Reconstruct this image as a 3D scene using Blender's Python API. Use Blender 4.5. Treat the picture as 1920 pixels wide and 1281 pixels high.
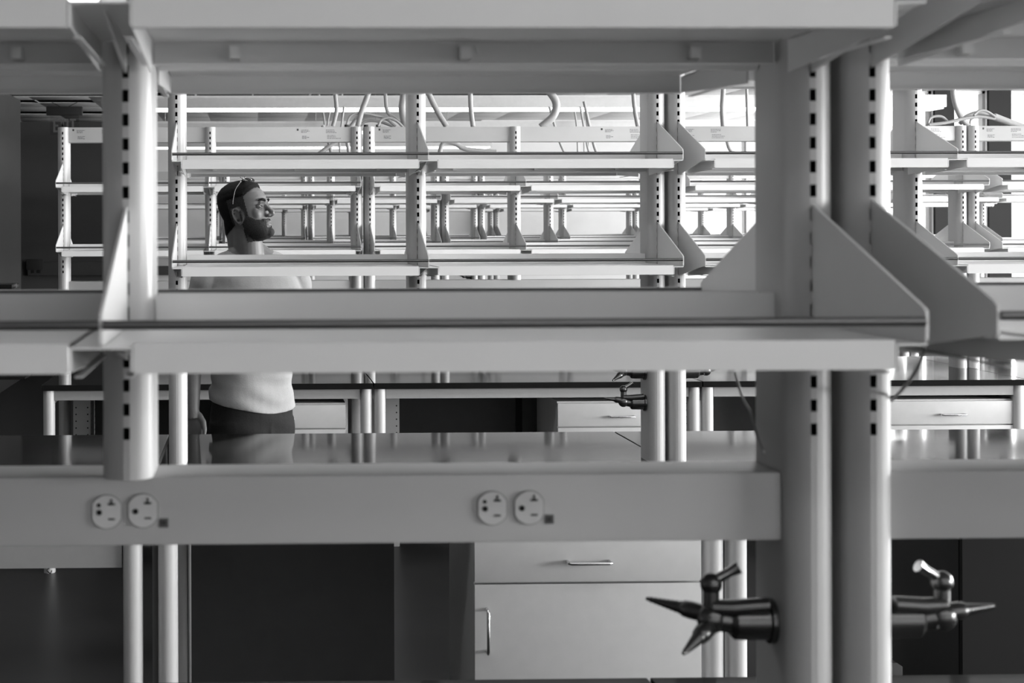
import bpy, bmesh, math, random
from mathutils import Vector, Matrix
random.seed(7)
S = bpy.context.scene
for o in list(bpy.data.objects): bpy.data.objects.remove(o)
C = S.collection
# ---------------------------------------------------------------- camera, world, light, exposure
FPX, PX0, PY0, TH, RO, CZ = 2960.0, 540.93, 426.4, 0.0241, 0.0033, 1.655
cd = bpy.data.cameras.new('camera'); cam = bpy.data.objects.new('camera', cd); C.objects.link(cam)
cd.sensor_width = 36; cd.lens = FPX/1920*36; cd.clip_start = .05; cd.clip_end = 200
cd.shift_x = (960-PX0)/1920; cd.shift_y = (PY0-640.5)/1920
r0 = Vector((math.cos(TH), -math.sin(TH), 0)); up = Vector((0, 0, 1)); fw = Vector((math.sin(TH), math.cos(TH), 0))
rx = r0*math.cos(RO)-up*math.sin(RO); uy = r0*math.sin(RO)+up*math.cos(RO)
cam.matrix_world = Matrix(((rx.x, uy.x, -fw.x, 0), (rx.y, uy.y, -fw.y, 0), (rx.z, uy.z, -fw.z, CZ), (0, 0, 0, 1)))
cd.dof.use_dof = True; cd.dof.focus_distance = 6.2; cd.dof.aperture_fstop = 10
S.camera = cam
W = bpy.data.worlds.new('world'); S.world = W; W.use_nodes = True
W.node_tree.nodes['Background'].inputs[0].default_value = (1, 1, 1, 1)
W.node_tree.nodes['Background'].inputs[1].default_value = 1.6
def area(name, loc, rot, sx, sy, e):
    l = bpy.data.lights.new(name, 'AREA'); l.shape = 'RECTANGLE'; l.size = sx; l.size_y = sy; l.energy = e
    o = bpy.data.objects.new(name, l); C.objects.link(o); o.location = loc; o.rotation_euler = rot; return o
R = math.radians
# daylight entering through the window band of the right hand wall; return lamp added to brighten the far wall
area('window_daylight', (11.4, 5.2, 1.95), (0, R(90), 0), 1.9, 15.6, 4500)
area('window_daylight_return', (8.1, 18.5, 1.95), (0, R(90), 0), 1.9, 3.9, 290)
S.view_settings.view_transform = 'Standard'; S.view_settings.look = 'None'; S.view_settings.gamma = 1
S.view_settings.use_curve_mapping = False
S.view_settings.exposure = 0.0

def at(px, py, Y):
    dx, dy = px-PX0, py-PY0
    u = dx*math.cos(RO)-dy*math.sin(RO); v = dx*math.sin(RO)+dy*math.cos(RO)
    d = Vector((u/FPX*math.cos(TH)+math.sin(TH), -u/FPX*math.sin(TH)+math.cos(TH), -v/FPX))
    d *= Y/d.y
    return Vector((d.x, Y, CZ+d.z))

# ---------------------------------------------------------------- materials (a black and white photograph: neutral greys)
def mat(name, c, rough=.5, metal=0, noise=.04, scale=30, spec=.5, bump=0, emit=0):
    m = bpy.data.materials.new(name); m.use_nodes = True; nt = m.node_tree; b = nt.nodes['Principled BSDF']
    b.inputs['Roughness'].default_value = rough; b.inputs['Metallic'].default_value = metal
    b.inputs['Specular IOR Level'].default_value = spec
    tc = nt.nodes.new('ShaderNodeTexCoord'); n = nt.nodes.new('ShaderNodeTexNoise'); n.inputs['Scale'].default_value = scale
    n.inputs['Detail'].default_value = 5
    mr = nt.nodes.new('ShaderNodeMapRange'); mr.inputs[3].default_value = c*(1-noise*2); mr.inputs[4].default_value = c*(1+noise*2)
    nt.links.new(tc.outputs['Object'], n.inputs['Vector']); nt.links.new(n.outputs[0], mr.inputs[0]); nt.links.new(mr.outputs[0], b.inputs['Base Color'])
    if bump:
        bp = nt.nodes.new('ShaderNodeBump'); bp.inputs['Strength'].default_value = bump; bp.inputs['Distance'].default_value = .002
        nt.links.new(n.outputs[0], bp.inputs['Height']); nt.links.new(bp.outputs[0], b.inputs['Normal'])
    if emit:
        b.inputs['Emission Color'].default_value = (1, 1, 1, 1); b.inputs['Emission Strength'].default_value = emit
    return m
APRM = mat('apron_paint', .26, .45)  # darkened: shade of the countertop overhang is put into the colour
STEEL = mat('painted_steel', .46, .38, 0, .02, 12)
SHELF = mat('shelf_enamel', .72, .35, 0, .02, 10)
DARK = mat('slot_interior', .006, .9)  # post slot pockets painted near-black for the shade inside the tube
RAIL = mat('rail_metal', .16, .28, .9, .03, 40)
CHROME = mat('chrome', .62, .18, 1, .02, 40)
BRASS = mat('turret_metal', .13, .25, .85, .05, 50)
TOP = mat('epoxy_countertop', .010, .07, 0, .1, 60, .5); TOP.node_tree.nodes['Principled BSDF'].inputs['IOR'].default_value = 1.14
CAB = mat('cabinet_laminate', .42, .42, 0, .03, 25, .4)
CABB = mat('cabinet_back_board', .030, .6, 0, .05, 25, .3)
PANEL = mat('modesty_panel_board', .10, .55, 0, .05, 20, .3)
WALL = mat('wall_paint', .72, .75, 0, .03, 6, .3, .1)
WALLL = mat('wall_paint_dim', .07, .85, 0, .03, 6, .1)  # darkened wall paint; weaker light on the left is put into the colour
FLOOR = mat('vinyl_floor', .022, .38, 0, .12, 3, .2)
CEIL = mat('ceiling_tile', .60, .85, 0, .03, 60, .2, .2)
PLEN = mat('plenum_black', .008, .9)
HOUS = mat('luminaire_housing', .50, .45)
LENS = mat('luminaire_lens', .9, .5, emit=5)
LENSU = mat('luminaire_uplight', .9, .5, emit=4)
RING = mat('receptacle_edge', .22, .6)
PLUG = mat('receptacle_plastic', .60, .4)
STICK = mat('printed_ink', .03, .6)
STAMP = mat('label_dark', .09, .6)
CONDUIT = mat('flexible_conduit', .33, .45, 0, .05, 80, .5, .3)
CORD = mat('cord_rubber', .22, .5)
MULL = mat('window_mullion_metal', .005, .6, spec=.2)
SIGN = mat('sign_housing', .02, .6)
SIGNL = mat('sign_letter', .14, .4)
SKIN = mat('skin', .13, .5, 0, .10, 25, .4, .15)
HAIR = mat('dark_hair', .004, .75, 0, .45, 260, .15, .8)
BEARD = mat('beard_hair', .026, .75, 0, .45, 320, .2, .8)
SHIRT = mat('cotton_tshirt', .30, .9, 0, .05, 180, .1, .3)
TROU = mat('dark_trousers', .020, .9, 0, .15, 150, .1, .3)
EYEW = mat('eye_white', .16, .3); EYED = mat('iris_dark', .01, .2); LIP = mat('lip', .15, .5)

def glass_mat():
    m = bpy.data.materials.new('clear_acrylic'); m.use_nodes = True; nt = m.node_tree
    b = nt.nodes['Principled BSDF']; b.inputs['Base Color'].default_value = (.8, .8, .8, 1); b.inputs['Roughness'].default_value = .05
    b.inputs['Transmission Weight'].default_value = 1; b.inputs['IOR'].default_value = 1.1
    return m
ACR = glass_mat()

# ---------------------------------------------------------------- mesh helpers
class MB:
    def __init__(s): s.v = []; s.f = []; s.m = []; s.bev = False
    def add(s, vs, fs, mi=0):
        b = len(s.v); s.v += [tuple(v) for v in vs]; s.f += [tuple(i+b for i in f) for f in fs]; s.m += [mi]*len(fs); return s
    def box(s, x0, x1, y0, y1, z0, z1, mi=0):
        v = [(x, y, z) for z in (z0, z1) for y in (y0, y1) for x in (x0, x1)]
        return s.add(v, [(0, 2, 3, 1), (4, 5, 7, 6), (0, 1, 5, 4), (2, 6, 7, 3), (0, 4, 6, 2), (1, 3, 7, 5)], mi)
    def bbox(s, x0, x1, y0, y1, z0, z1, b=.003, mi=0):
        """box with all edges chamfered"""
        s.bev = True
        bm = bmesh.new(); bmesh.ops.create_cube(bm, size=1)
        for v in bm.verts: v.co = Vector(((x0+x1)/2+v.co.x*(x1-x0), (y0+y1)/2+v.co.y*(y1-y0), (z0+z1)/2+v.co.z*(z1-z0)))
        bmesh.ops.bevel(bm, geom=bm.edges[:], offset=b, segments=2, affect='EDGES', profile=.6)
        bm.verts.index_update(); s.add([v.co[:] for v in bm.verts], [[v.index for v in f.verts] for f in bm.faces], mi); bm.free(); return s
    def prism(s, poly, axis, a, b, mi=0):
        """poly: list of 2D points, extruded along axis from a to b"""
        def mk(p, t):
            return {'x': (t, p[0], p[1]), 'y': (p[0], t, p[1]), 'z': (p[0], p[1], t)}[axis]
        n = len(poly); v = [mk(p, a) for p in poly]+[mk(p, b) for p in poly]
        return s.add(v, [tuple(range(n)), tuple(range(2*n-1, n-1, -1))]+[(i, n+i, n+(i+1) % n, (i+1) % n) for i in range(n)], mi)
    def tube(s, pts, rad, seg=10, mi=0, cap=True):
        pts = [Vector(p) for p in pts]; n = len(pts)
        rad = rad if isinstance(rad, (list, tuple)) else [rad]*n
        t0 = (pts[1]-pts[0]).normalized(); a = t0.orthogonal().normalized(); vs = []; prev = t0
        for i, p in enumerate(pts):
            t = (pts[min(i+1, n-1)]-pts[max(i-1, 0)]).normalized()
            a = (prev.rotation_difference(t) @ a); a = (a-t*a.dot(t)).normalized(); b = t.cross(a); prev = t
            for k in range(seg):
                an = 2*math.pi*k/seg; vs.append(p+(a*math.cos(an)+b*math.sin(an))*rad[i])
        fs = [(i*seg+k, i*seg+(k+1) % seg, (i+1)*seg+(k+1) % seg, (i+1)*seg+k) for i in range(n-1) for k in range(seg)]
        if cap: fs += [tuple(range(seg-1, -1, -1)), tuple((n-1)*seg+k for k in range(seg))]
        return s.add(vs, fs, mi)
    def sphere(s, c, r, mi=0, seg=16, ring=10, M=None):
        c = Vector(c); r = Vector(r) if hasattr(r, '__len__') else Vector((r, r, r)); vs = []; fs = []
        for i in range(1, ring):
            th = math.pi*i/ring
            for k in range(seg):
                ph = 2*math.pi*k/seg; p = Vector((r.x*math.sin(th)*math.cos(ph), r.y*math.sin(th)*math.sin(ph), r.z*math.cos(th)))
                vs.append(c+((M @ p) if M else p))
        T = Vector((0, 0, r.z)); T = (M @ T) if M else T
        vs += [c+T, c-T]; a = len(vs)-2
        for i in range(ring-2):
            for k in range(seg): fs.append((i*seg+k, (i+1)*seg+k, (i+1)*seg+(k+1) % seg, i*seg+(k+1) % seg))
        for k in range(seg): fs += [(a, k, (k+1) % seg), (a+1, (ring-2)*seg+(k+1) % seg, (ring-2)*seg+k)]
        return s.add(vs, fs, mi)
    def mesh(s, name, mats, smooth=True, ang=None):
        ang = ang or (24 if s.bev else 42)
        me = bpy.data.meshes.new(name); me.from_pydata(s.v, [], s.f)
        for m in (mats if isinstance(mats, (list, tuple)) else [mats]): me.materials.append(m)
        me.polygons.foreach_set('material_index', s.m)
        bm = bmesh.new(); bm.from_mesh(me); bmesh.ops.recalc_face_normals(bm, faces=bm.faces); bm.to_mesh(me); bm.free()
        if smooth:
            me.polygons.foreach_set('use_smooth', [True]*len(me.polygons)); me.set_sharp_from_angle(angle=R(ang))
        me.update(); return me
    def obj(s, name, mats, parent=None, loc=(0, 0, 0), **k):
        return link(name, s.mesh(name, mats, **k), parent, loc)
def link(name, me, parent=None, loc=(0, 0, 0)):
    o = bpy.data.objects.new(name, me); C.objects.link(o); o.parent = parent; o.location = loc; return o
def empty(name, loc=(0, 0, 0)):
    o = bpy.data.objects.new(name, None); C.objects.link(o); o.location = loc; o.empty_display_size = .1; return o
def tag(o, label, cat, group=None):
    o['label'] = label; o['category'] = cat
    if group: o['group'] = group
    return o
def struct(o): o['kind'] = 'structure'; return o
def bez(pts, n=8):
    """Catmull-Rom through pts"""
    P = [Vector(p) for p in pts]; P = [2*P[0]-P[1]]+P+[2*P[-1]-P[-2]]; out = []
    for i in range(1, len(P)-2):
        for k in range(n):
            t = k/n; a, b, c, d = P[i-1:i+3]
            out.append(.5*((2*b)+(c-a)*t+(2*a-5*b+4*c-d)*t*t+(3*b-a-3*c+d)*t**3))
    return out+[P[-2]]
ORD = ['first', 'second', 'third', 'fourth', 'fifth', 'sixth', 'seventh', 'eighth', 'ninth', 'tenth', 'eleventh', 'twelfth', 'thirteenth', 'fourteenth', 'fifteenth', 'sixteenth']

# ---------------------------------------------------------------- the room
CEILZ = 3.06; XL, XR = -2.52, 11.0; YB, YF, YF2 = -6.0, 20.95, 20.75; XJ = 3.05
struct(MB().box(-4.6, XR+.2, YB-.2, YF+.2, -.1, 0).obj('floor', FLOOR, smooth=False))
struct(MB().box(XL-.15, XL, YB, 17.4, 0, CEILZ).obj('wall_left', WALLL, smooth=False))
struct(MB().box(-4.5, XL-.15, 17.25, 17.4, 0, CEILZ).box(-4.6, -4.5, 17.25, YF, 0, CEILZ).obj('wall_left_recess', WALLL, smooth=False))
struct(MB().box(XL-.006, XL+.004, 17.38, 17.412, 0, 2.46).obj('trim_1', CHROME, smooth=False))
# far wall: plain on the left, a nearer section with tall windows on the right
struct(MB().box(-4.6, at(284, 400, YF).x, YF, YF+.15, 0, CEILZ).obj('wall_far_left', WALLL, smooth=False))  # darker stretch paints in the light falling off to the left
struct(MB().box(at(284, 400, YF).x, XJ+.1, YF, YF+.15, 0, CEILZ).box(XJ, XJ+.1, YF2, YF, 0, CEILZ).obj('wall_far', WALL, smooth=False))
def fx(px): return at(px, 430, YF2).x
YW = 16.3
def wx(px): return at(px, 430, YW).x
XW = wx(1722)
def windowed(name, spans, yw, xa, xb, first):
    m = MB(); prev = xa
    for a, b in spans:
        m.box(prev, a, yw, yw+.2, 0, CEILZ); prev = b
        m.box(a, b, yw, yw+.2, 0, .78)
        if yw > 18: m.box(a, b, yw, yw+.2, 2.98, CEILZ)
    m.box(prev, xb, yw, yw+.2, 0, CEILZ); struct(m.obj(name, WALL, smooth=False))
    top = 2.98 if yw > 18 else CEILZ
    for i, (a, b) in enumerate(spans):
        w = struct(empty('window_%d' % (i+first), ((a+b)/2, yw, .78))); h = (b-a)/2; H = top-.78; m = MB()
        m.box(-h, -h+.03, .04, .12, 0, H); m.box(h-.03, h, .04, .12, 0, H); m.box(-h, h, .04, .12, 0, .05); m.box(-h, h, .04, .12, H-.03, H)
        m.obj('window_frame', STEEL, w, smooth=False)
windowed('wall_far_window_side', [(fx(a), fx(b)) for a, b in ((1313, 1400), (1404, 1500))]+[(fx(1504), XW-.05)], YF2, XJ+.1, XW+.1, 1)
windowed('wall_near_window_side', [(wx(a), wx(b)) for a, b in ((1727, 1750), (1786, 1851), (1892.5, 2010))], YW, XW, XR+.2, 4)
m = MB().box(XW, XW+.1, YW+.2, YF2, 0, .78)
for y in (YW+.2, 18.0, 19.4): m.box(XW, XW+.1, y, y+.12, .78, CEILZ)
struct(m.obj('wall_return', WALL, smooth=False))
for i, (a, b) in enumerate([(1750, 1786), (1851, 1892.5)]):
    struct(MB().box(wx(a), wx(b), YW-.05, YW-.002, .70, CEILZ).obj('trim_%d' % (i+2), MULL, smooth=False))
# right wall with a long window band
rw = MB().box(XR, XR+.2, YB, YF2+.2, 0, .9).box(XR, XR+.2, YB, YF2+.2, 2.95, CEILZ)
rw.box(XR, XR+.2, YB, -2.6, .9, 2.95); yy = -2.6
while yy < 13: rw.box(XR, XR+.2, yy, yy+.25, .9, 2.95); yy += 2.6
rw.box(XR, XR+.2, 13, YF2+.2, .9, 2.95)
struct(rw.obj('wall_right', WALL, smooth=False))
struct(MB().box(-4.6, 0, YB-.15, YB, 0, CEILZ).box(0, XR+.2, YB-.15, YB, 0, CEILZ).obj('wall_back', WALL, smooth=False))
# ceiling: slab towards the camera, tiles beyond, with dark open slots up into the plenum
cl = struct(MB().box(-4.6, XR+.2, YB-.2, 12.2, CEILZ, CEILZ+.12).obj('ceiling', CEIL, smooth=False))
struct(MB().box(-4.6, XR+.2, 12.2, YW+.2, CEILZ+.45, CEILZ+.5).box(-4.6, XW+.1, YW+.2, YF+.2, CEILZ+.45, CEILZ+.5).box(-4.7, -4.6, 12.2, YF+.2, CEILZ, CEILZ+.5).box(XR+.2, XR+.3, 12.2, YW+.2, CEILZ, CEILZ+.5).box(XW+.1, XW+.2, YW+.2, YF+.2, CEILZ, CEILZ+.5).box(XW+.1, XR+.2, YW+.2, YW+.3, CEILZ, CEILZ+.5)
       .box(-4.6, XR+.2, 12.1, 12.2, CEILZ+.12, CEILZ+.5).box(-4.6, XW+.1, YF+.2, YF+.3, CEILZ-.1, CEILZ+.5).obj('ceiling_plenum', PLEN, smooth=False))
slots = [(16.45, 16.95, -4.6, 3.15), (17.37, 17.79, -4.6, -1.72), (19.09, 19.55, -4.6, -1.73)]
ys = [12.2, 13.4, 14.6, 15.5, 16.45, 16.95, 17.37, 17.79, 18.4, 19.09, 19.55, 20.3, 21.2]
xs = [-4.6, -3.64, -3.0, -2.37, -1.735]+[-1.14+.62*k for k in range(20)]+[XR+.2]
tiles = {}
for j in range(len(ys)-1):
    for i in range(len(xs)-1):
        x0, x1, y0, y1 = xs[i], xs[i+1], ys[j], ys[j+1]; xc, yc = (x0+x1)/2, (y0+y1)/2
        if any(a < yc < b and c < xc < d for a, b, c, d in slots): continue
        if xc > XW+.2 and yc > YW+.3: continue
        if (yc > YF2+.3 and xc > XJ+.3): continue
        key = (round(x1-x0, 3), round(y1-y0, 3))
        if key not in tiles:
            w, d = key; tiles[key] = MB().bbox(-w/2+.006, w/2-.006, -d/2+.004, d/2-.004, 0, .007, .002).mesh('ceiling_tile', CEIL)
        link('ceiling_tile', tiles[key], cl, (xc, yc, CEILZ))
g = MB()
for x in xs[1:-1]:
    g.box(x-.007, x+.007, 12.2, 16.45, CEILZ+.001, CEILZ+.009); x > XW or g.box(x-.007, x+.007, 16.95, YF, CEILZ+.001, CEILZ+.009)
for y in ys[1:-1]: g.box(-4.6, XR+.2 if y < YW else XW+.1, y-.006, y+.006, CEILZ+.001, CEILZ+.009)
g.obj('ceiling_grid', HOUS, cl, smooth=False)
g = MB()   # hanger rods and strapping seen across the open slots
for px in (366, 474, 582, 634): 
    x = at(px, 175, 16.7).x; g.box(x-.01, x+.01, 16.45, 16.95, CEILZ+.0, CEILZ+.02)
g.obj('slot_crossbar', HOUS, cl, smooth=False)
# raceway band on the dim part of the far wall
p0 = at(52, 491, YF-.06); p1 = at(330, 516, YF-.06)
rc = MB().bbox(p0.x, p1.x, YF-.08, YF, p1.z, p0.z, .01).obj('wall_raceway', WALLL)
tag(rc, 'dim horizontal cable raceway low on the far wall at left', 'raceway')
q = at(65, 496, YF-.1)
ob = MB().bbox(-.11, .11, -.02, .0, -.07, .07, .004).obj('outlet_box', SIGN, rc, (q.x-0, YF-.08, q.z))
for dx in (-.03, .05): MB().bbox(dx-.022, dx+.022, -.026, -.019, -.115, -.075, .002).obj('receptacle', DARK, rc, (q.x, YF-.06, q.z))

# ---------------------------------------------------------------- linear pendant lights
def pendant(Y, xa, xb, label, wires):
    t = empty('linear_pendant_light', ((xa+xb)/2, Y, 2.55)); h = (xb-xa)/2
    MB().bbox(-h, h, -.02, .25, .012, .088, .004).box(-h, h, -.02, -.012, .086, .106).box(-h, h, .242, .25, .086, .106).obj('housing', HOUS, t)
    MB().box(-h+.02, h-.02, .03, .20, .0885, .092).obj('uplight_lens', LENSU, t, smooth=False)
    MB().box(-h+.02, h-.02, -.012, .242, 0, .0118).obj('lens', LENS, t, smooth=False)
    for x in wires:
        MB().tube([(x, .11, .105), (x, .11, CEILZ-2.55)], .003, 6).obj('suspension_wire', CHROME, t)
    tag(t, label, 'light')
for Yp, nm_ in ((-3.3, 'behind the camera'), (-.4, 'above the camera aisle'), (3.3, 'between the nearest and second bench rows'), (6.2, 'between the second and third bench rows'), (9.1, 'between the third and fourth bench rows')):  # first two are unseen, added to brighten the nearest row's shelf lips
    pendant(Yp, -2.0 if Yp > 0 else 0, 5.3, 'long white linear pendant light ' + nm_, (-3, -1, 1, 2.95))
pendant(12.0, at(278, 204, 12).x, at(1773, 204, 12).x, 'long white linear pendant light nearest, running behind the hanging conduits', (-3, -1, 1, 2.95))
pendant(14.9, at(240, 204, 14.9).x, at(1560, 204, 14.9).x, 'long white linear pendant light between the other two, mostly hidden by beams', (-3, -1, 1, 3))
pendant(17.8, at(262, 277, 17.8).x, at(922, 277, 17.8).x, 'shortest and farthest linear pendant light, over the last bench row', (-1.5, 0, 1.5))

# exit sign
q = at(121, 208, 17.7)
t = empty('exit_sign', (q.x, 17.7, q.z))
MB().bbox(-.20, .20, -.04, .04, -.05, .048, .006).obj('sign_housing', SIGN, t)
MB().box(-.16, .16, -.004, .004, -.27, -.05).obj('acrylic_panel', ACR, t, smooth=False)
lt = MB(); z0, z1, w = -.24, -.09, .022
def bar(x0, x1, a, b): lt.box(x0, x1, -.008, -.0045, a, b)
x = -.125
bar(x, x+w, z0, z1); [bar(x+w, x+.055, zz, zz+w) for zz in (z0, (z0+z1)/2-w/2, z1-w)]
x = -.052
for s in (1, -1): lt.add([(x+(0 if s > 0 else .058)-.0, -.008, z0), (x+(.020 if s > 0 else .038), -.008, z0), (x+(.058 if s > 0 else 0), -.008, z1), (x+(.038 if s > 0 else .020), -.008, z1)], [(0, 1, 2, 3)])
x = .022; bar(x, x+w, z0, z1)
x = .060; bar(x, x+.065, z1-w, z1); bar(x+.0215, x+.0435, z0, z1-w)
lt.obj('sign_lettering', SIGNL, t, smooth=False)
for s in (-1, 1): MB().tube([(s*.05, 0, .05), (s*.14, 0, CEILZ-q.z)], .004, 6).obj('hanger_wire', SIGN, t)
tag(t, 'hanging EXIT sign with clear panel near the ceiling at far left', 'exit sign')

# ---------------------------------------------------------------- bench system parts (shared meshes)
SP, GAP = .7633, .0669; MW = 2*SP+GAP
def obround_loop(w, l, strip=.0035, n=7):
    r = w/2; pts = []
    c = -l/2+r; a0 = math.asin(strip/r)
    for k in range(n+1):
        a = a0+(math.pi/2-a0)*k/n; pts.append((r*math.sin(a), c-r*math.cos(a)))
    for k in range(n+1):
        a = math.pi/2-(math.pi/2-a0)*k/n; pts.append((r*math.sin(a), -c+r*math.cos(a)))
    return pts+[(-x, y) for x, y in reversed(pts)]     # loop; strip quads close front and back
def post_mesh(z0, z1, w=.056, l=.14, slots=True):
    m = MB(); L = obround_loop(w, l); n = len(L); h = n//2
    for i in range(n):
        j = (i+1) % n
        isstrip = (i == h-1) or (i == n-1)
        if isstrip and slots: continue
        m.add([(L[i][0], L[i][1], z0), (L[j][0], L[j][1], z0), (L[j][0], L[j][1], z1), (L[i][0], L[i][1], z1)], [(0, 1, 2, 3)])
    for z in (z0, z1): m.add([(x, y, z) for x, y in L], [tuple(range(n))])
    if slots:
        zs = []; z = 1.8536-.0266*16
        while z < z1-.02: zs.append(z); z += .0266
        for i in (h-1, n-1):
            a, b = L[i], L[(i+1) % n]; inn = .022 if a[1] < 0 else -.022; cur = z0
            def q(a0, b0, A=a, B=b): m.add([(A[0], A[1], a0), (B[0], B[1], a0), (B[0], B[1], b0), (A[0], A[1], b0)], [(0, 1, 2, 3)])
            for zc in zs:
                if zc-.0068 < z0: continue
                q(cur, zc-.0068)
                y0, y1 = a[1], a[1]+inn; u0, u1 = zc-.0068, zc+.0068
                v = [(a[0], y0, u0), (b[0], y0, u0), (b[0], y0, u1), (a[0], y0, u1), (a[0], y1, u0), (b[0], y1, u0), (b[0], y1, u1), (a[0], y1, u1)]
                m.add(v, [(4, 5, 6, 7), (0, 1, 5, 4), (1, 2, 6, 5), (2, 3, 7, 6), (3, 0, 4, 7)], 1); cur = u1
            q(cur, z1)
    me = bpy.data.meshes.new('upright_post'); me.from_pydata(m.v, [], m.f); me.materials.append(STEEL); me.materials.append(DARK)
    me.polygons.foreach_set('material_index', m.m)
    bm = bmesh.new(); bm.from_mesh(me); bmesh.ops.remove_doubles(bm, verts=bm.verts, dist=1e-5); bmesh.ops.recalc_face_normals(bm, faces=bm.faces); bm.to_mesh(me); bm.free()
    me.polygons.foreach_set('use_smooth', [True]*len(me.polygons)); me.set_sharp_from_angle(angle=R(32)); return me
POST_F = post_mesh(0, 2.178); POST_M = post_mesh(1.3765, 2.178)
LEG = post_mesh(0, .875, .054, .075, False)
def beam_mesh(nm, z0, z1):
    return MB().bbox(.0281, 2*SP-.0281, -.045, .045, z0, z1, .003).mesh(nm, STEEL)
PB = beam_mesh('power_beam', 1.300, 1.377); TB = beam_mesh('top_beam', 2.100, 2.178)
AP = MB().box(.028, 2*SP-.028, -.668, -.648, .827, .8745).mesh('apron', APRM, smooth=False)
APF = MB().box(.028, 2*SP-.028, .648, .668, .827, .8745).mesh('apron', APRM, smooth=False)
SR = MB().box(-.015, .015, -.63, .63, .80, .8745).mesh('side_rail', STEEL, smooth=False)
def col_mesh():
    m = MB().bbox(-.045, .045, -.12, .12, .0, .80, .004)
    for z in [.10+.035*k for k in range(19)]:
        for y in (-.09, .09):
            for s in (-1, 1): m.tube([(s*.0451, y, z), (s*.0458, y, z)], .004, 8, 1)
        for x in (-.03, .03):
            for s in (-1, 1): m.tube([(x, s*.1201, z), (x, s*.1208, z)], .004, 8, 1)
    return m.mesh('support_column', [STEEL, DARK])
COL = col_mesh()
RC = .295   # bracket reach beyond the post
YFR = -.07-RC
def shelf_mesh():
    a, b = .0300, SP-.0300; m = MB()
    m.box(a, b, YFR+.0015, -.026, -.002, 0)                        # deck
    m.box(a, b, YFR, YFR+.0015, -.026, 0)                          # front lip
    m.box(a, b, YFR, YFR+.012, -.0275, -.026)                      # return
    m.box(a, b, -.028, -.026, -.026, .030)                         # back lip, up and down
    m.box(a, b, -.040, -.028, -.0275, -.026)
    for x in (.12, .38, .64): m.box(x-.006, x+.006, -.045, -.028, -.022, -.008)
    return m.mesh('shelf', SHELF, smooth=False)
SHM = shelf_mesh()
def rail_mesh():
    m = MB().tube([(.0018, YFR+.001, .017), (SP-.0018, YFR+.001, .017)], .0045, 12); return m.mesh('rail', RAIL)
RLM = rail_mesh()
def bracket_mesh(sides):
    m = MB()
    poly = [(-.066, -.040), (YFR+.02, -.0035), (YFR+.004, -.0035), (YFR, .0005), (YFR, .026), (YFR+.006, .030), (-.066, .131)]
    m.prism(poly, 'x', -.0016, .0016)
    for s in sides:
        a, b = sorted((0, s*.0290)); m.box(a, b, YFR, -.07, -.0055, -.0035)
        a, b = sorted((s*.0272, s*.0290)); m.prism([(YFR, -.0035), (YFR, -.026), (-.16, -.036), (-.072, -.040), (-.072, -.0035)], 'x', a, b)
        a, b = sorted((s*.020, s*.0272)); m.box(a, b, YFR+.03, -.09, -.034, -.0325)
    return m.mesh('shelf_bracket', SHELF, smooth=False)
BRK = {'M': bracket_mesh((-1, 1)), 'L': bracket_mesh((1,)), 'R': bracket_mesh((-1,))}

def outlet(par, x, z, extra):
    o = MB(); pts = []
    for k in range(28):
        a = 2*math.pi*k/28; px_, pz = .0175*math.cos(a), .0185*math.sin(a); pts.append((max(-.0158, min(.0158, px_)), pz))
    o.prism(pts, 'y', -.0022, 0); o.prism([(u*1.07, v*1.06) for u, v in pts], 'y', -.0006, 0, 2)
    def d(x0, x1, z0, z1): o.box(x0, x1, -.0026, -.0021, z0, z1, 1)
    d(.0015, .0095, .0075, .0098); d(.0045, .0065, .0098, .0145)           # T slot
    d(.0018, .0092, -.0090, -.0070)                                        # blade slot
    def disc(cx, cz, r): o.prism([(cx+r*math.cos(2*math.pi*k/14), cz+r*math.sin(2*math.pi*k/14)) for k in range(14)], 'y', -.0026, -.0021, 1)
    disc(-.0082, -.0005, .0032)
    if extra: disc(-.0085, .0075, .0022)
    return o.obj('outlet', [PLUG, DARK, RING], par, (x, -.0452, z))
def stamp(par, x, z):
    return MB().box(-.0052, .0052, -.0006, 0, -.0052, .0052).tube([(0, -.001, 0), (0, -.0006, 0)], .003, 10, 1).obj('label_mark', [STAMP, STICK], par, (x, -.0451, z), smooth=False)
def sticker(par, x, z, flip):
    """small printed notices, lines of fine illegible type"""
    m = MB(); rng = random.Random(int(x*100))
    def lines(cx, cz, w, n, dz):
        for i in range(n):
            ww = w*rng.uniform(.55, 1); xx = cx
            while xx < cx+ww:
                l = rng.uniform(.004, .012); m.box(xx, min(xx+l, cx+ww), -.0004, 0, cz-i*dz, cz-i*dz+.0022); xx += l+.0025
    lines(0, .022, .055, 3, .007); lines(.006, -.006, .075, 3, .008)
    lines(-.13, .022, .05, 3, .006); lines(-.125, -.010, .04, 3, .006)
    m.box(-.152, -.143, -.0004, 0, .020, .030)
    o = m.obj('printed_notice', STICK, par, (x, -.0452, z), smooth=False); o['kind'] = 'stuff'; return o

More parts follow.
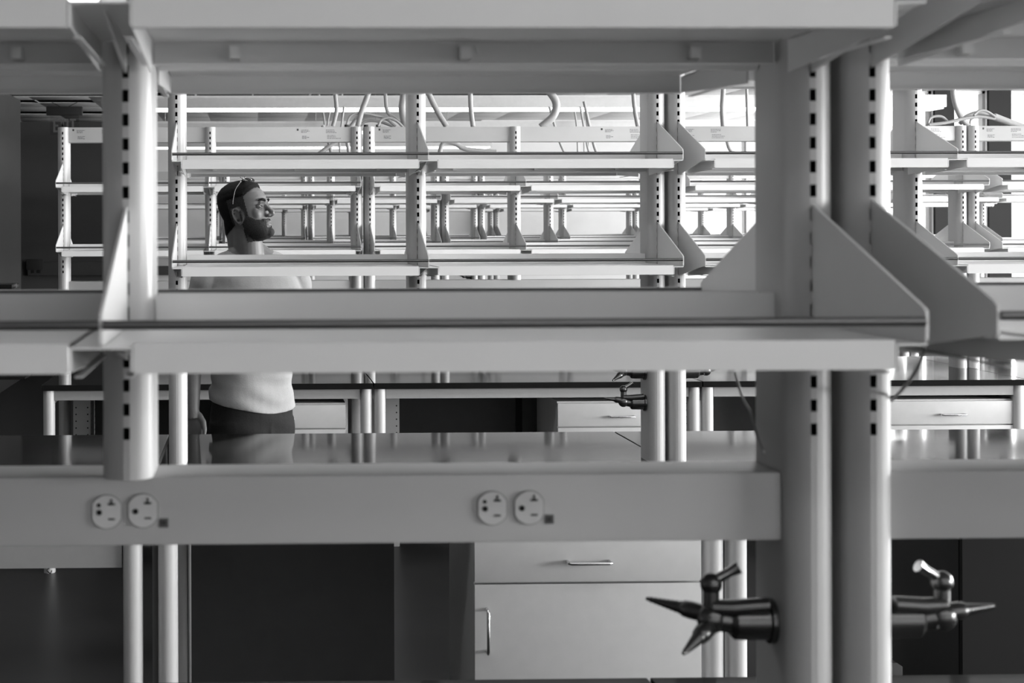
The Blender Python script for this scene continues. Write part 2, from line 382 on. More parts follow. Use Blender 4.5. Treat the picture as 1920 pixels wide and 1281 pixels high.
ROWS = [  # (Y of post front, X of left-most upright, modules, upper dz, lower dz, name)
    (1.742, -.1371-SP, 2, -.005, 0), (4.9857, -.2325, 2, 0, 0), (8.2028, -.971, 4, .006, .003),
    (11.4316, 1.3494-2*SP, 4, -.005, -.005), (14.677, 2.0958-2*SP-MW, 5, 0, 0), (17.9034, 2.7419-2*SP-MW, 4, 0, 0)]
RN = ['nearest', 'second', 'third', 'fourth', 'fifth', 'farthest']
SG = 'white steel shelves of the %s bench row'; BG = 'triangular shelf brackets of the %s bench row'
for ri, (Y, X0, nm, dzu, dzl) in enumerate(ROWS):
    yc = Y+.07; row = RN[ri]
    if ri == 0: LV = [('lower', 1.549), ('upper', 1.866)]
    else: LV = [('lower', 1.5375+dzl), ('upper', 1.8565+dzu)]
    for mi in range(nm):
        X = X0+mi*MW
        f = empty('bench_frame', (X, yc, 0))
        tag(f, 'white slotted steel bench frame, %s row, %s module from the left' % (row, ORD[mi]), 'bench frame', 'slotted steel bench frames')
        link('upright_post', POST_F, f); link('upright_post', POST_M, f, (SP, 0, 0)); link('upright_post', POST_F, f, (2*SP, 0, 0))
        pb = link('power_beam', PB, f); tb = link('top_beam', TB, f)
        for lx in (0, 2*SP):
            for ly in (-.648, .648): link('table_leg', LEG, f, (lx, ly, 0))
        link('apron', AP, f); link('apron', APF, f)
        for lx in (0, 2*SP): link('side_rail', SR, f, (lx, 0, 0))
        if ri == 2:
            for lx in (.10, 2*SP-.10): link('support_column', COL, f, (lx, 0, 0))
            sticker(tb, 2*SP-.16, 2.139, 0); sticker(tb, .20, 2.139, 1)
        if ri == 1 and mi == 0: MB().box(.04, .688, -.02, .0, .04, .80).obj('modesty_panel', PANEL, f, smooth=False)
        elif ri == 1: MB().box(.93, 1.49, -.02, .0, .04, .80).obj('modesty_panel', MULL, f, smooth=False)  # near-black here, shade painted in against too strong light from the right
        elif ri == 2: MB().box(.15, 2*SP-.15, .05, .07, .04, .80).obj('modesty_panel', PANEL, f, smooth=False)
        elif ri > 2: MB().box(.06, 2*SP-.06, -.01, .01, .10, .80).obj('modesty_panel', PANEL, f, smooth=False)
        if ri == 0:
            def bx(px, py):
                q = at(px, py, yc-.046); return q.x-X, q.z
            lst = [((200, 960), 1), ((268, 958), 0), ((923, 953), 1), ((992, 952), 0)] if mi == 0 else []
            for (p, e) in lst: outlet(pb, *bx(*p), e)
            if mi == 0:
                for p in ((307, 981), (1030, 974)): stamp(pb, *bx(*p))
        # countertop
        ya, yb = -.693, (.693 if ri else .80)
        ct = MB().bbox(-.031, 2*SP+.031, ya, yb, .875, .9035, .002).obj('countertop', TOP, None, (X, yc, 0), smooth=False)
        tag(ct, 'glossy black epoxy countertop, %s bench row, %s module from the left' % (row, ORD[mi]), 'countertop', 'black epoxy countertops')
        # shelves and brackets
        for side, rot in (('near', 0), ('far', math.pi)):
            for lv, z in LV:
                z = z+(.005 if ri == 0 and mi == 1 else 0)
                for b in range(2):
                    sx = X+b*SP if not rot else X+(b+1)*SP
                    s = link('shelf', SHM, None, (sx, yc, z)); s.rotation_euler.z = rot
                    link('rail', RLM, s)
                    tag(s, 'white steel shelf with rod rail, %s tier, %s side, %s row, bay %s from left' % (lv, side, row, ORD[mi*2+b]), 'shelf', SG % row)
                for k, ty in enumerate('LMR'):
                    tt = ty if not rot else {'L': 'R', 'R': 'L', 'M': 'M'}[ty]
                    s = link('shelf_bracket', BRK[tt], None, (X+k*SP, yc, z)); s.rotation_euler.z = rot
                    tag(s, 'white triangular bracket, %s tier, %s side, %s row, on upright %s from left' % (lv, side, row, ORD[mi*3+k]), 'bracket', BG % row)

# ---------------------------------------------------------------- left-hand table beside the second row
Yt = 4.9857+.07
t = empty('lab_table', (-1.35, Yt, 0))
tag(t, 'plain black-topped table at lower left, without shelves above', 'table')
MB().bbox(-1.1, 1.052, -.693, .693, .875, .9035, .003).obj('tabletop', TOP, t, smooth=False)
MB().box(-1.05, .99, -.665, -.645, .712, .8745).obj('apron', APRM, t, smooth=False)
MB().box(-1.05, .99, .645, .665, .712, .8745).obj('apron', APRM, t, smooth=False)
for lx in (-1.05, 1.02):
    for ly in (-.648, .648): link('leg', LEG, t, (lx, ly, 0))
q = at(92, 1080, 4.55)
h = empty('drain_fitting', (q.x, 4.55, .69)); tag(h, 'short pale pipe stub with wire hook hanging under the left table', 'fitting')
MB().tube([(0, 0, -.002), (0, 0, .0225), (0, 0, .185)], [.0145, .0145, .0145], 16).obj('pipe_stub', STEEL, h)
MB().tube(bez([(0, 0, 0), (.002, 0, -.010), (-.006, 0, -.018), (.004, -.004, -.026), (.008, -.004, -.018)]), .0016, 6).obj('wire_hook', CHROME, h)

# ---------------------------------------------------------------- cabinets
def handle(par, x, z, L, vertical, y):
    e = L/2; a = []
    for s in (-1, 1):
        pass
    if vertical: pts = [(x, y, z-e), (x, y-.030, z-e), (x, y-.034, z-e+.006), (x, y-.034, z+e-.006), (x, y-.030, z+e), (x, y, z+e)]
    else: pts = [(x-e, y, z), (x-e, y-.030, z), (x-e+.006, y-.034, z), (x+e-.006, y-.034, z), (x+e, y-.030, z), (x+e, y, z)]
    return MB().tube(pts, .0048, 10).obj('handle', CHROME, par)
def cabinet(x0, w, yfront, label, dz=(.797, .672), d=.56, flip=False, door=True, hside=-1):
    t = empty('base_cabinet', (x0+w/2, yfront+d/2, 0)); h = w/2; f = -d/2
    if flip: t.rotation_euler.z = math.pi
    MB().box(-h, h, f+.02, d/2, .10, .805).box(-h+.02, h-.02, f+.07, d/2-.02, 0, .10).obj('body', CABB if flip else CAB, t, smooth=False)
    dr = MB().bbox(-h, h, f, f+.019, dz[1]+.003, dz[0], .0015).obj('drawer', CAB, t)
    handle(dr, 0, (dz[0]+dz[1])/2-.006, .116, False, f)
    do = MB().bbox(-h, h, f, f+.019, .085, dz[1]-.003, .0015).obj('door', CAB, t)
    handle(do, hside*(h-.033), dz[1]-.128, .116, True, f)
    tag(t, label, 'cabinet')
yf = 4.345
a = at(890, 1100, yf).x; b = at(1315, 1100, yf).x
cabinet(a, b-a, yf, 'pale base cabinet with drawer and door, in front under the second bench row', dz=(.80, .669))
yf = 4.9857+.07-.55
cabinet(at(345, 1200, Yt).x+.03, .62, Yt+.01, 'dark-backed cabinet facing away, left of the pale front cabinet', flip=True)
cabinet(at(1800, 1200, Yt).x, .62, Yt+.01, 'dark-backed cabinet facing away at the lower right corner', flip=True)
yf = 8.2728-.66
a = at(1046, 780, yf).x; cabinet(a, .62, yf, 'pale base cabinet in the middle of the third bench row', dz=(.797, .682))
a = at(1665, 780, yf).x; cabinet(a, at(1905, 780, yf).x-a, yf, 'pale base cabinet at the right of the third bench row', dz=(.797, .682))
b = at(648, 780, yf).x; cabinet(b-.62, .62, yf, 'pale base cabinet beside the standing man, third bench row', dz=(.797, .682))
for k, (x0) in enumerate((3.2,)):
    pass
p = at(966, 780, 8.1); q = at(978, 780, 8.1)
o = MB().box(p.x, q.x, 8.08, 8.10, .05, .79).obj('cable_riser', DARK, None, smooth=False)  # narrow near-black strip standing under the countertop
tag(o, 'narrow black upright riser under the third bench row countertop', 'riser')

# ---------------------------------------------------------------- service turrets on the uprights
def turret(x, y, z, s, label, lever=0, second=True):
    """s=-1 points to the left, +1 to the right; (x, y, z) on the post face"""
    t = empty('gas_turret', (x, y, z))
    MB().tube([(0, 0, 0), (s*.006, 0, 0), (s*.008, 0, 0), (s*.045, 0, 0), (s*.050, 0, 0)], [.026, .026, .022, .021, .016], 20).obj('flange', BRASS, t)
    b = MB(); c = Vector((s*.072, -.004, .004))
    b.tube([(s*.045, 0, 0), c], [.014, .013], 14); b.sphere(c, (.017, .015, .017)); b.tube([c, c+Vector((0, 0, .034))], [.009, .009], 14); b.sphere(c+Vector((0, 0, .040)), .0125)
    b.tube([(s*.048, -.012, .018), (s*.010, -.018, .022)], [.010, .0095], 12)
    b.tube([c+Vector((0, -.004, .014)), (s*.048, -.012, .018)], [.009, .010], 12)
    b.obj('valve_body', BRASS, t)
    def nozzle(d0, d1):
        u = (d1-d0); prof = [(0, .010), (.30, .0105), (.42, .0095), (.45, .0075)]
        for k in range(8): prof += [(.47+k*.065, .0078-.0006*k), (.50+k*.065, .0066-.0006*k)]
        prof += [(1, .0022)]
        MB().tube([d0+u*a for a, _ in prof], [r_ for _, r_ in prof], 14).obj('serrated_nozzle', BRASS, t)
    nozzle(c+Vector((0, 0, .004)), c+Vector((s*.062, .05 if second else 0, .012)))
    if second: nozzle(c+Vector((0, 0, -.006)), c+Vector((s*.046, -.050, -.026)))
    k = c+Vector((0, 0, .042))
    MB().tube([k, k+Vector((-s*.020, -.004, .012)), k+Vector((-s*.030, -.006, .018))], [.0065, .0055, .0075], 12).obj('lever', CHROME, t)
    tag(t, label, 'gas tap', 'gas taps on the bench uprights'); return t
xr = -.1371+SP-.028
q = at(1462, 1186, 1.79)
turret(xr, 1.80, 1.201, -1, 'dark double-nozzle gas tap on the left face of the large near upright')
turret(xr+.056+GAP, 1.80, 1.201, 1, 'dark gas tap pointing right beside the large near uprights', second=False)
x2 = -.2325+2*SP-.028
turret(x2, 5.04, 1.187, -1, 'upper gas tap on the second-row upright, left face')
turret(x2, 5.04, 1.088, -1, 'lower gas tap on the second-row upright, left face', second=False)
turret(x2+.056+GAP, 5.04, 1.187, 1, 'gas tap pointing right from the second-row upright', second=False)
for (Yr, xx, s, lb) in ((14.7, 2.0958-.028, -1, 'tiny gas tap on the fifth-row upright pair'), (17.93, 2.7419+MW-.028, -1, 'tiny gas tap on the farthest-row upright pair')):
    turret(xx, Yr+.05, 1.187, s, lb, second=False)

# ---------------------------------------------------------------- flexible conduits, cords
def conduit(pts, Y, dpx, label, n=8, group='flexible conduits dropping to the bench rows', ribs=True):
    P = bez([at(p[0], p[1], Y+(p[2] if len(p) > 2 else 0)) for p in pts], n)
    o = MB().tube(P, dpx/2*Y/FPX, 10).obj('flexible_conduit', CONDUIT)
    tag(o, label, 'conduit', group); return o
Y3, Y4, Y5 = 8.28, 11.5, 14.75
conduit([(716, 60), (704, 120), (690, 176), (677, 212), (671, 237)], Y3, 11, 'pale flexible conduit leaning left onto the paired uprights of the third row')
conduit([(745, 70), (760, 120), (757, 176), (754, 204), (760, 237)], Y3+.05, 14, 'thick conduit bulging from behind the second-row middle upright')
conduit([(775, 90), (800, 165), (818, 205), (837, 237)], Y3, 11, 'pale conduit slanting down to the right of the second-row middle upright')
conduit([(884, 70), (882, 165), (883, 205), (887, 238)], Y3, 9.5, 'nearly vertical pale conduit between the second-row uprights')
conduit([(960, 100), (1008, 148), (1032, 174), (1043, 195), (1037, 218), (1015, 238)], Y3, 15, 'thickest conduit, curving in a big hook above the top beam')
conduit([(1178, 80), (1186, 160), (1190, 205), (1196, 238)], Y3, 8, 'thin pale conduit just left of the second-row end upright')
conduit([(1360, 90), (1356, 170), (1354, 205), (1356, 238)], Y3, 9, 'pale conduit right of the second-row upright pair')
conduit([(1398, 90), (1400, 170), (1401, 205), (1402, 238)], Y3, 5.5, 'thin conduit close to the large near upright')
conduit([(649, 237), (656, 219), (672, 212), (700, 216), (725, 224), (742, 237)], Y3, 5, 'thin looped conduit arching over the third-row upright pair')
conduit([(673, 237), (688, 227), (712, 228), (738, 237)], Y3+.03, 6, 'low looped conduit lying on the third-row top beam')
conduit([(709, 237), (715, 225), (729, 221), (745, 228), (757, 240)], Y3-.02, 5, 'small arched conduit right of the third-row upright pair')
conduit([(722, 170), (726, 208), (742, 224), (762, 240)], Y3+.08, 7, 'slack conduit dropping behind the looped ones')
conduit([(628, 170), (631, 205), (628, 222), (624, 237)], Y3, 8, 'short pale conduit left of the third-row upright pair')
conduit([(1785, 90), (1786, 150), (1790, 190), (1803, 222), (1815, 236)], Y3, 10, 'dark curved conduit dropping beside the window pier')
conduit([(1738, 236), (1744, 222), (1756, 218), (1768, 220), (1779, 230)], Y3, 5, 'small arched conduit left of the window pier')
conduit([(1742, 234), (1775, 230), (1805, 223), (1835, 219), (1866, 223)], Y3-.02, 6, 'long shallow conduit sweeping to the wide sleeve at right')
conduit([(1800, 232), (1812, 219), (1835, 212), (1862, 218)], Y3+.02, 8, 'thick curved conduit over the right-hand upright pair')
conduit([(1826, 216), (1836, 208), (1850, 209), (1866, 219)], Y3-.03, 5, 'topmost small conduit joining the wide sleeve')
conduit([(1864, 219), (1890, 229), (1925, 242), (1960, 256)], Y3, 14, 'wide conduit sleeve slanting down at the right edge')
conduit([(1819, 236), (1820, 226), (1826, 220)], Y3, 4, 'short upright conduit stub on the right-hand beam')
conduit([(668, 225), (640, 258), (612, 278), (590, 296)], Y4, 9, 'pale conduit slanting left below the third-row top beam')
conduit([(605, 235), (615, 262), (621, 285)], Y4, 7, 'pale short conduit under the third-row top beam, left of two')
conduit([(645, 200), (637, 262), (638, 290)], Y4, 4, 'thin vertical conduit under the third-row top beam')
conduit([(652, 235), (651, 265), (655, 290)], Y4, 7, 'pale short conduit under the third-row top beam, right of two')
conduit([(822, 300), (830, 270), (850, 268), (875, 280), (930, 285)], Y4, 9, 'pale conduit lying along the fourth-row top beam')
conduit([(1030, 200), (1048, 262), (1060, 290)], Y4, 5, 'thin conduit beneath the middle of the third-row top beam')
conduit([(1088, 200), (1100, 268), (1106, 290)], Y4, 4, 'left of two thin conduits near the second-row end upright')
conduit([(1095, 190), (1112, 266), (1120, 290)], Y4, 6, 'right of two thin conduits near the second-row end upright')
conduit([(1355, 200), (1365, 270), (1378, 290)], Y4, 8, 'pale conduit below the beam right of the upright pair')
conduit([(592, 150), (606, 212), (609, 236)], Y5, 4, 'thin distant conduit, left one of a V shape')
conduit([(632, 150), (618, 212), (614, 236)], Y5, 3.5, 'thin distant conduit, right one of a V shape')
conduit([(641, 150), (642, 236)], Y5, 4, 'thin distant straight conduit under the pendant light')
conduit([(1072, 180), (1080, 225), (1083, 262), (1084, 322)], Y5, 4, 'distant thin conduit by the far bulkhead, left of three')
conduit([(1088, 180), (1093, 226), (1095, 262), (1096, 322)], Y5, 3, 'distant thin conduit by the far bulkhead, middle of three')
conduit([(1094, 180), (1100, 226), (1103, 262), (1104, 322)], Y5, 4, 'distant thin conduit by the far bulkhead, right of three')
for (px, py) in ((650, 236), (709, 236), (686, 236)):
    q = at(px, py, Y3); o = MB().tube([(0, 0, -.004), (0, 0, .010)], .012, 12).obj('conduit_gland', SIGN, None, (q.x, Y3, 2.183)); tag(o, 'small black conduit gland on the third-row top beam, %s' % {650: 'left of the upright pair', 709: 'right of the upright pair', 686: 'at the upright pair'}[px], 'gland')
o = MB().tube(bez([at(*p) for p in ((1734, 652, 1.60), (1718, 694, 1.65), (1692, 730, 1.72), (1661, 760, 1.80))]), .0019, 8).obj('hanging_cord', CORD)
tag(o, 'thin cord hanging diagonally under the right-hand near shelf', 'cord')
o = MB().tube(bez([at(*p) for p in ((1378, 700, 1.95), (1392, 745, 1.92), (1408, 775, 1.86), (1420, 820, 1.80), (1432, 850, 1.74))]), .0016, 8).obj('hanging_cord', CORD)
tag(o, 'faint thin wire hanging against the large near upright', 'cord')

# ---------------------------------------------------------------- things along the left wall
q = at(48, 703, 8.0)
o = MB().bbox(XL+.002, q.x, 7.98, 8.6, q.z-.022, q.z, .002).obj('wall_counter', TOP); tag(o, 'black wall counter end seen at the left edge', 'counter')
q = at(22, 538, 9.5)
o = MB().bbox(XL+.002, q.x, 9.5, 9.8, q.z-.014, q.z+.014, .002).obj('wall_shelf', TOP); tag(o, 'short black wall shelf at the left edge', 'shelf')

# ---------------------------------------------------------------- the standing man between the second and third rows
YP = 6.20
root = empty('person', (0, 0, 0))
tag(root, 'bearded man in light t-shirt and dark trousers standing in profile behind the shelves', 'person')
base = at(472, 700, YP); BX = base.x
root.location = (BX, YP, 0)
def rot(v, a): return Vector((v[0]*math.cos(a)-v[1]*math.sin(a), v[0]*math.sin(a)+v[1]*math.cos(a), v[2]))
TY = R(-58)        # torso faces along this heading (from +x): towards the camera and right
def tw(z): return R(-52-18*max(0, min(1, (z-1.05)/.35)))     # hips and shoulders slightly twisted
def T(f, l, z): return rot((f, l, z), tw(z))          # f forward, l to his left
def ellring(m, rings, seg=32):
    """rings: (z, cx, cy, rx, ry, power) in body coordinates f,l"""
    vs = []; fs = []
    for (z, cf, c_l, rf, rl, pw) in rings:
        for k in range(seg):
            a = 2*math.pi*k/seg; ca, sa = math.cos(a), math.sin(a)
            e = 2/pw; x = cf+rf*math.copysign(abs(ca)**e, ca); y = c_l+rl*math.copysign(abs(sa)**e, sa)
            vs.append(T(x, y, z))
    n = len(rings)
    fs = [(i*seg+k, i*seg+(k+1) % seg, (i+1)*seg+(k+1) % seg, (i+1)*seg+k) for i in range(n-1) for k in range(seg)]
    fs += [tuple(range(seg-1, -1, -1)), tuple((n-1)*seg+k for k in range(seg))]
    m.add(vs, fs)
def interp(rings, z):
    for a, b in zip(rings, rings[1:]):
        if a[0] <= z <= b[0]:
            t = (z-a[0])/(b[0]-a[0]); return [p+(q_-p)*t for p, q_ in zip(a, b)]
def remesh(m, name, vox, smooth, mats):
    me = m.mesh(name+'_src', mats); o = link('tmp', me)
    r = o.modifiers.new('r', 'REMESH'); r.mode = 'VOXEL'; r.voxel_size = vox; r.use_smooth_shade = True
    if smooth: q_ = o.modifiers.new('s', 'SMOOTH'); q_.iterations = smooth; q_.factor = .5
    dg = bpy.context.evaluated_depsgraph_get(); out = bpy.data.meshes.new_from_object(o.evaluated_get(dg)); out.name = name
    bpy.data.objects.remove(o); out.polygons.foreach_set('use_smooth', [True]*len(out.polygons)); return out
torso = [(.86, 0, 0, .110, .165, 2.3), (.95, 0, 0, .112, .168, 2.3), (1.03, .0, 0, .108, .160, 2.3), (1.10, .005, 0, .105, .155, 2.3), (1.22, .012, 0, .115, .168, 2.3),
         (1.32, .015, 0, .122, .182, 2.3), (1.40, .008, 0, .115, .188, 2.3), (1.46, -.005, 0, .095, .180, 2.2), (1.50, -.015, 0, .075, .135, 2.1), (1.53, -.018, 0, .062, .085, 2)]
# ----- head, in head coordinates: x forward, y left, z up
HY = R(-24); HP = R(-14)
hc = at(461, 396, YP) - Vector((BX, YP, 0)); hc.y = -.01
HM = Matrix.Translation(hc) @ Matrix.Rotation(HY, 4, 'Z') @ Matrix.Rotation(HP, 4, 'Y')
prof = [(-.124, .052, .022, .012), (-.120, .074, .012, .026), (-.108, .085, -.010, .040), (-.092, .086, -.034, .050), (-.076, .083, -.056, .057), (-.060, .084, -.070, .063), (-.042, .083, -.082, .067),
        (-.022, .084, -.092, .071), (0, .083, -.099, .073), (.018, .090, -.103, .0745), (.04, .091, -.105, .0755), (.065, .084, -.101, .0735), (.088, .066, -.090, .065), (.104, .044, -.073, .052), (.115, .018, -.048, .034), (.119, .000, -.030, .012)]
body = MB(); vs = []; seg = 40
for z, xf, xb, w in prof:
    z = z*.94 if z > 0 else z; xb *= .96
    cx = (xf+xb)/2; 
    for k in range(seg):
        a = 2*math.pi*k/seg; ca, sa = math.cos(a), math.sin(a); e = 2/2.25
        hx = (xf-cx) ; x = cx+hx*math.copysign(abs(ca)**e, ca); y = w*math.copysign(abs(sa)**e, sa)
        if ca > 0: y *= 1-.10*ca
        vs.append(HM @ Vector((x, y, z)))
n = len(prof)
body.add(vs, [(i*seg+k, i*seg+(k+1) % seg, (i+1)*seg+(k+1) % seg, (i+1)*seg+k) for i in range(n-1) for k in range(seg)]+[tuple(range(seg-1, -1, -1)), tuple((n-1)*seg+k for k in range(seg))])
def hs(c, r, rotm=None): body.sphere(HM @ Vector(c), r, M=(HM.to_3x3() @ rotm) if rotm else HM.to_3x3())
def ht(pts, rad): body.tube([HM @ Vector(p) for p in pts], rad, 12)
ht([(.080, 0, .010), (.092, 0, -.008), (.103, 0, -.024), (.110, 0, -.036)], [.008, .0085, .0095, .0105])      # nose bridge and tip
hs((.106, 0, -.038), (.0115, .0105, .0095)); hs((.094, .0125, -.041), (.011, .0075, .0075)); hs((.094, -.0125, -.041), (.011, .0075, .0075))
ht([(.080, -.036, .014), (.088, -.022, .020), (.089, 0, .017), (.088, .022, .020), (.080, .036, .014)], [.006, .008, .008, .008, .006])   # brow
hs((.052, -.036, -.022), (.024, .022, .030)); hs((.052, .036, -.022), (.024, .022, .030))    # cheeks
ht([(.072, -.024, -.068), (.084, -.012, -.065), (.089, 0, -.0645), (.084, .012, -.065), (.072, .024, -.068)], [.003, .0062, .0068, .0062, .003])   # lips
ht([(.072, -.022, -.070), (.082, -.011, -.076), (.086, 0, -.0775), (.082, .011, -.076), (.072, .022, -.070)], [.003, .0062, .0075, .0062, .003])
hs((.076, 0, -.104), (.017, .020, .016))                                                   # chin
for s in (-1, 1):                                                                          # ears
    P_ = [(-.004+.015*math.cos(a)*1.0-.006*math.sin(a), s*(.076+.010*(.5-.5*math.cos(a))+.002), -.020+.031*math.sin(a)) for a in [2*math.pi*k/18 for k in range(19)]]
    ht(P_, .0036); hs((.006, s*.074, -.020), (.012, .006, .024)); hs((-.004, s*.0765, -.048), (.008, .005, .009)); hs((-.009, s*.078, -.016), (.010, .0035, .020))
# neck
nb = T(-.015, 0, 1.47); nt = HM @ Vector((-.012, 0, -.045))
body.tube([nb, nb*.65+nt*.35, nb*.3+nt*.7, nt], [.072, .061, .059, .060], 24)
body.tube([HM @ Vector((-.045, 0, -.02)), T(-.05, 0, 1.46)], [.050, .060], 20)
ellring(body, [(z, a, b, c-.006, d-.006, e) for z, a, b, c, d, e in torso])
# trapezius
for s in (-1, 1): body.tube([T(-.02, s*.02, 1.56), T(-.018, s*.10, 1.505), T(-.01, s*.17, 1.465)], [.045, .048, .050], 16)
# right arm (image left) hangs, left arm bent across the waist
def arm(pts, rad): body.tube([Vector(p) for p in pts], rad, 18); [body.sphere(p, r_*1.0) for p, r_ in zip(pts[1:-1], rad[1:-1])]
shR = T(-.005, -.188, 1.435); 
elR = at(360, 640, YP) - Vector((BX, YP, 0)); elR.y = shR.y-.01; elR.z = 1.155
wrR = at(363, 760, YP) - Vector((BX, YP, 0)); wrR.y = elR.y-.05; wrR.z = .950
m1 = shR.lerp(elR, .35); m2 = elR.lerp(wrR, .3)
arm([shR, m1, elR, m2, wrR], [.052, .046, .039, .038, .026])
shL = T(-.005, .188, 1.435); elL = T(-.03, .245, 1.17); wrL = T(.145, .10, 1.175)
arm([shL, shL.lerp(elL, .35), elL, elL.lerp(wrL, .3), wrL], [.052, .046, .040, .038, .026])
def hand(w, d, side, nrm):
    """w wrist, d direction of the fingers, side towards the thumb, nrm the palm normal"""
    d = d.normalized(); side = (side-d*side.dot(d)).normalized(); nrm = d.cross(side)
    B = Matrix((side, nrm, d)).transposed()
    c = w+d*.052; body.sphere(c, (.041, .0155, .050), M=B); body.tube([w-d*.02, w+d*.03], [.025, .029], 14)
    for i, (off, L_) in enumerate([(.030, .070), (.010, .078), (-.010, .073), (-.029, .058)]):
        a0 = w+d*.082+side*off*.9; p1 = a0+d*L_*.42+nrm*.006; p2 = p1+d*L_*.30+nrm*.013; p3 = p2+d*L_*.24+nrm*.016
        body.tube([w+d*.055+side*off*.8, a0, p1, p2, p3], [.0095, .0092, .0085, .0078, .0062], 10); body.sphere(p3, .0064)
    t0 = w+d*.022+side*.026; t1 = t0+d*.026+side*.018+nrm*.008; t2 = t1+d*.030+side*.004+nrm*.008; t3 = t2+d*.022-side*.002+nrm*.006
    body.tube([w+d*.01+side*.01, t0, t1, t2, t3], [.014, .0135, .0112, .0095, .0072], 12); body.sphere(t3, .0074)
hand(wrR, Vector((.14, -.10, -1)), Vector((.9, -.4, 0)), None)
hand(wrL, T(.3, -1, .12), Vector((0, 0, 1)), None)
# legs and feet
for s in (-1, 1):
    hp = T(0, s*.085, .92); kn = T(.02, s*.095, .50); an = T(-.02, s*.10, .09)
    body.tube([hp, hp.lerp(kn, .5), kn, kn.lerp(an, .3), an], [.085, .076, .054, .056, .036], 20)
    body.tube([an+Vector((0, 0, -.03)), T(.06, s*.11, .035), T(.15, s*.115, .028)], [.036, .038, .026], 14)
me = remesh(body, 'body', .0032, 5, SKIN)
HI = HM.inverted()
# sockets and mouth line pressed into the surface, in head coordinates
EYES = [(.079, s*.031, -.001) for s in (-1, 1)]
for v in me.vertices:
    h = HI @ v.co
    if h.x > .03 and -.12 < h.z < .06:
        dx = 0
        for ex, ey, ez in EYES:
            r2 = ((h.y-ey)/.0165)**2+((h.z-ez)/.0105)**2; dx -= .010*math.exp(-r2)
        dx -= .0045*math.exp(-((h.z+.0705)/.0018)**2-(h.y/.022)**2)
        dx -= .004*math.exp(-((h.z+.089)/.006)**2-(h.y/.02)**2)
        for s in (-1, 1): dx -= .003*math.exp(-((h.y-s*.0055)/.003)**2-((h.z+.0465)/.0035)**2)
        v.co = HM @ (h+Vector((dx, 0, 0)))
bo = link('body', me, root)
for ex, ey, ez in EYES:
    e = MB(); c = HM @ Vector((ex-.0108, ey, ez)); e.sphere(c, .0118, 0, 20, 14)
    g = HM.to_3x3() @ Vector((1, .10, .05)).normalized(); e.sphere(c+g*.0072, .0056, 1, 14, 10)
    e.obj('eye', [EYEW, EYED], root)
    for zz, r_, up_ in ((.0062, .0026, 1), (-.0064, .0020, -1)):
        pts = [HM @ Vector((ex+.0052*math.cos((t-.5)*2.2)-.0012, ey+.0165*(t-.5)*2, ez+zz*math.cos((t-.5)*2.6))) for t in [k/8 for k in range(9)]]
        MB().tube(pts, [r_*.5]+[r_]*7+[r_*.5], 8).obj('eyelid', SKIN, root)
import numpy as np
def shell(name, fn, m):
    """skin copy of the body where fn(head coordinates, normal) > 0, lifted by that amount"""
    vals = {}
    for v in me.vertices:
        h = HI @ v.co
        if h.z < -.16: continue
        t = fn(h, HI.to_3x3() @ v.normal)
        if t > 0: vals[v.index] = t
    idx = {}; vs = []; fs = []
    for p in me.polygons:
        if all(i in vals for i in p.vertices):
            for i in p.vertices:
                if i not in idx:
                    idx[i] = len(vs); v = me.vertices[i]; vs.append(v.co+v.normal*vals[i])
            fs.append([idx[i] for i in p.vertices])
    k = MB().add(vs, fs); mm = k.mesh(name, m, ang=80); o = link(name, mm, root); return o
def wob(h, f=90, a=1): return a*(math.sin(h.x*f+h.z*f*.7)*math.sin(h.y*f*1.3+h.z*f*.9))
def hairlim(h):
    if h.x > .070: return .074+.3*(h.x-.070)
    if h.x > .034: return .050+(h.x-.034)*.67
    if h.x > .006: return -.030
    return -.050-.45*max(0, -.030-h.x)
def hairf(h, nn):
    lim = hairlim(h); side = h.x > -.036 and h.z < .050
    ear = abs(h.y) > .055 and -.028 < h.x < .010 and -.054 < h.z < .014
    if h.z < lim or ear or side: return 0
    top = max(0, min(1, (h.z-.045)/.04)); fade = max(0, min(1, (h.z-lim)/.018, (.001+abs(min(h.x+.036, 0))+max(0, h.z-.050))/.010))
    return .0012+fade*(.0024+.0060*top+.0015*max(0, min(1, (h.z+.02)/.05)))+.0010*random.random()*top
def fadef(h, nn):
    lim = hairlim(h)
    ear = abs(h.y) > .055 and -.028 < h.x < .010 and -.054 < h.z < .014
    if h.z < lim or ear or not (h.x > -.040 and h.z < .054): return 0
    return .0006+.0014*max(0, min(1, (h.z-lim)/.02))+.0005*random.random()
shell('side_hair', lambda h, n_: fadef(h, n_) if h.y < 0 else 0, BEARD); shell('side_hair', lambda h, n_: fadef(h, n_) if h.y >= 0 else 0, BEARD)
shell('hair', hairf, HAIR)
def beardf(h, nn):
    if h.z < -.128 or h.z > .0: return 0
    # upper edge of the beard: sideburn at the ear, sweeping down the cheek to the moustache
    if h.x < .016: 
        if abs(h.y) < .045 or h.x < .000: 
            return 0 if (h.x < -.005 or h.z > -.075) else .002
        lim = .0 if h.x > .006 else -.05
    else: lim = (-.012-(h.x-.016)*.9) if h.x < .058 else -.050
    lips = abs(h.y) < .019 and -.0835 < h.z < -.0595 and h.x > .07
    if h.z > lim or lips: return 0
    if h.x > .062 and abs(h.y) < .030 and -.0625 < h.z < -.048: return .0036     # moustache
    fade = max(0, min(1, (lim-h.z)/.012)); low = max(0, min(1, (-.060-h.z)/.03))
    return .0005+fade*(.0010+.0026*low)+.0007*random.random()
shell('beard', beardf, BEARD)
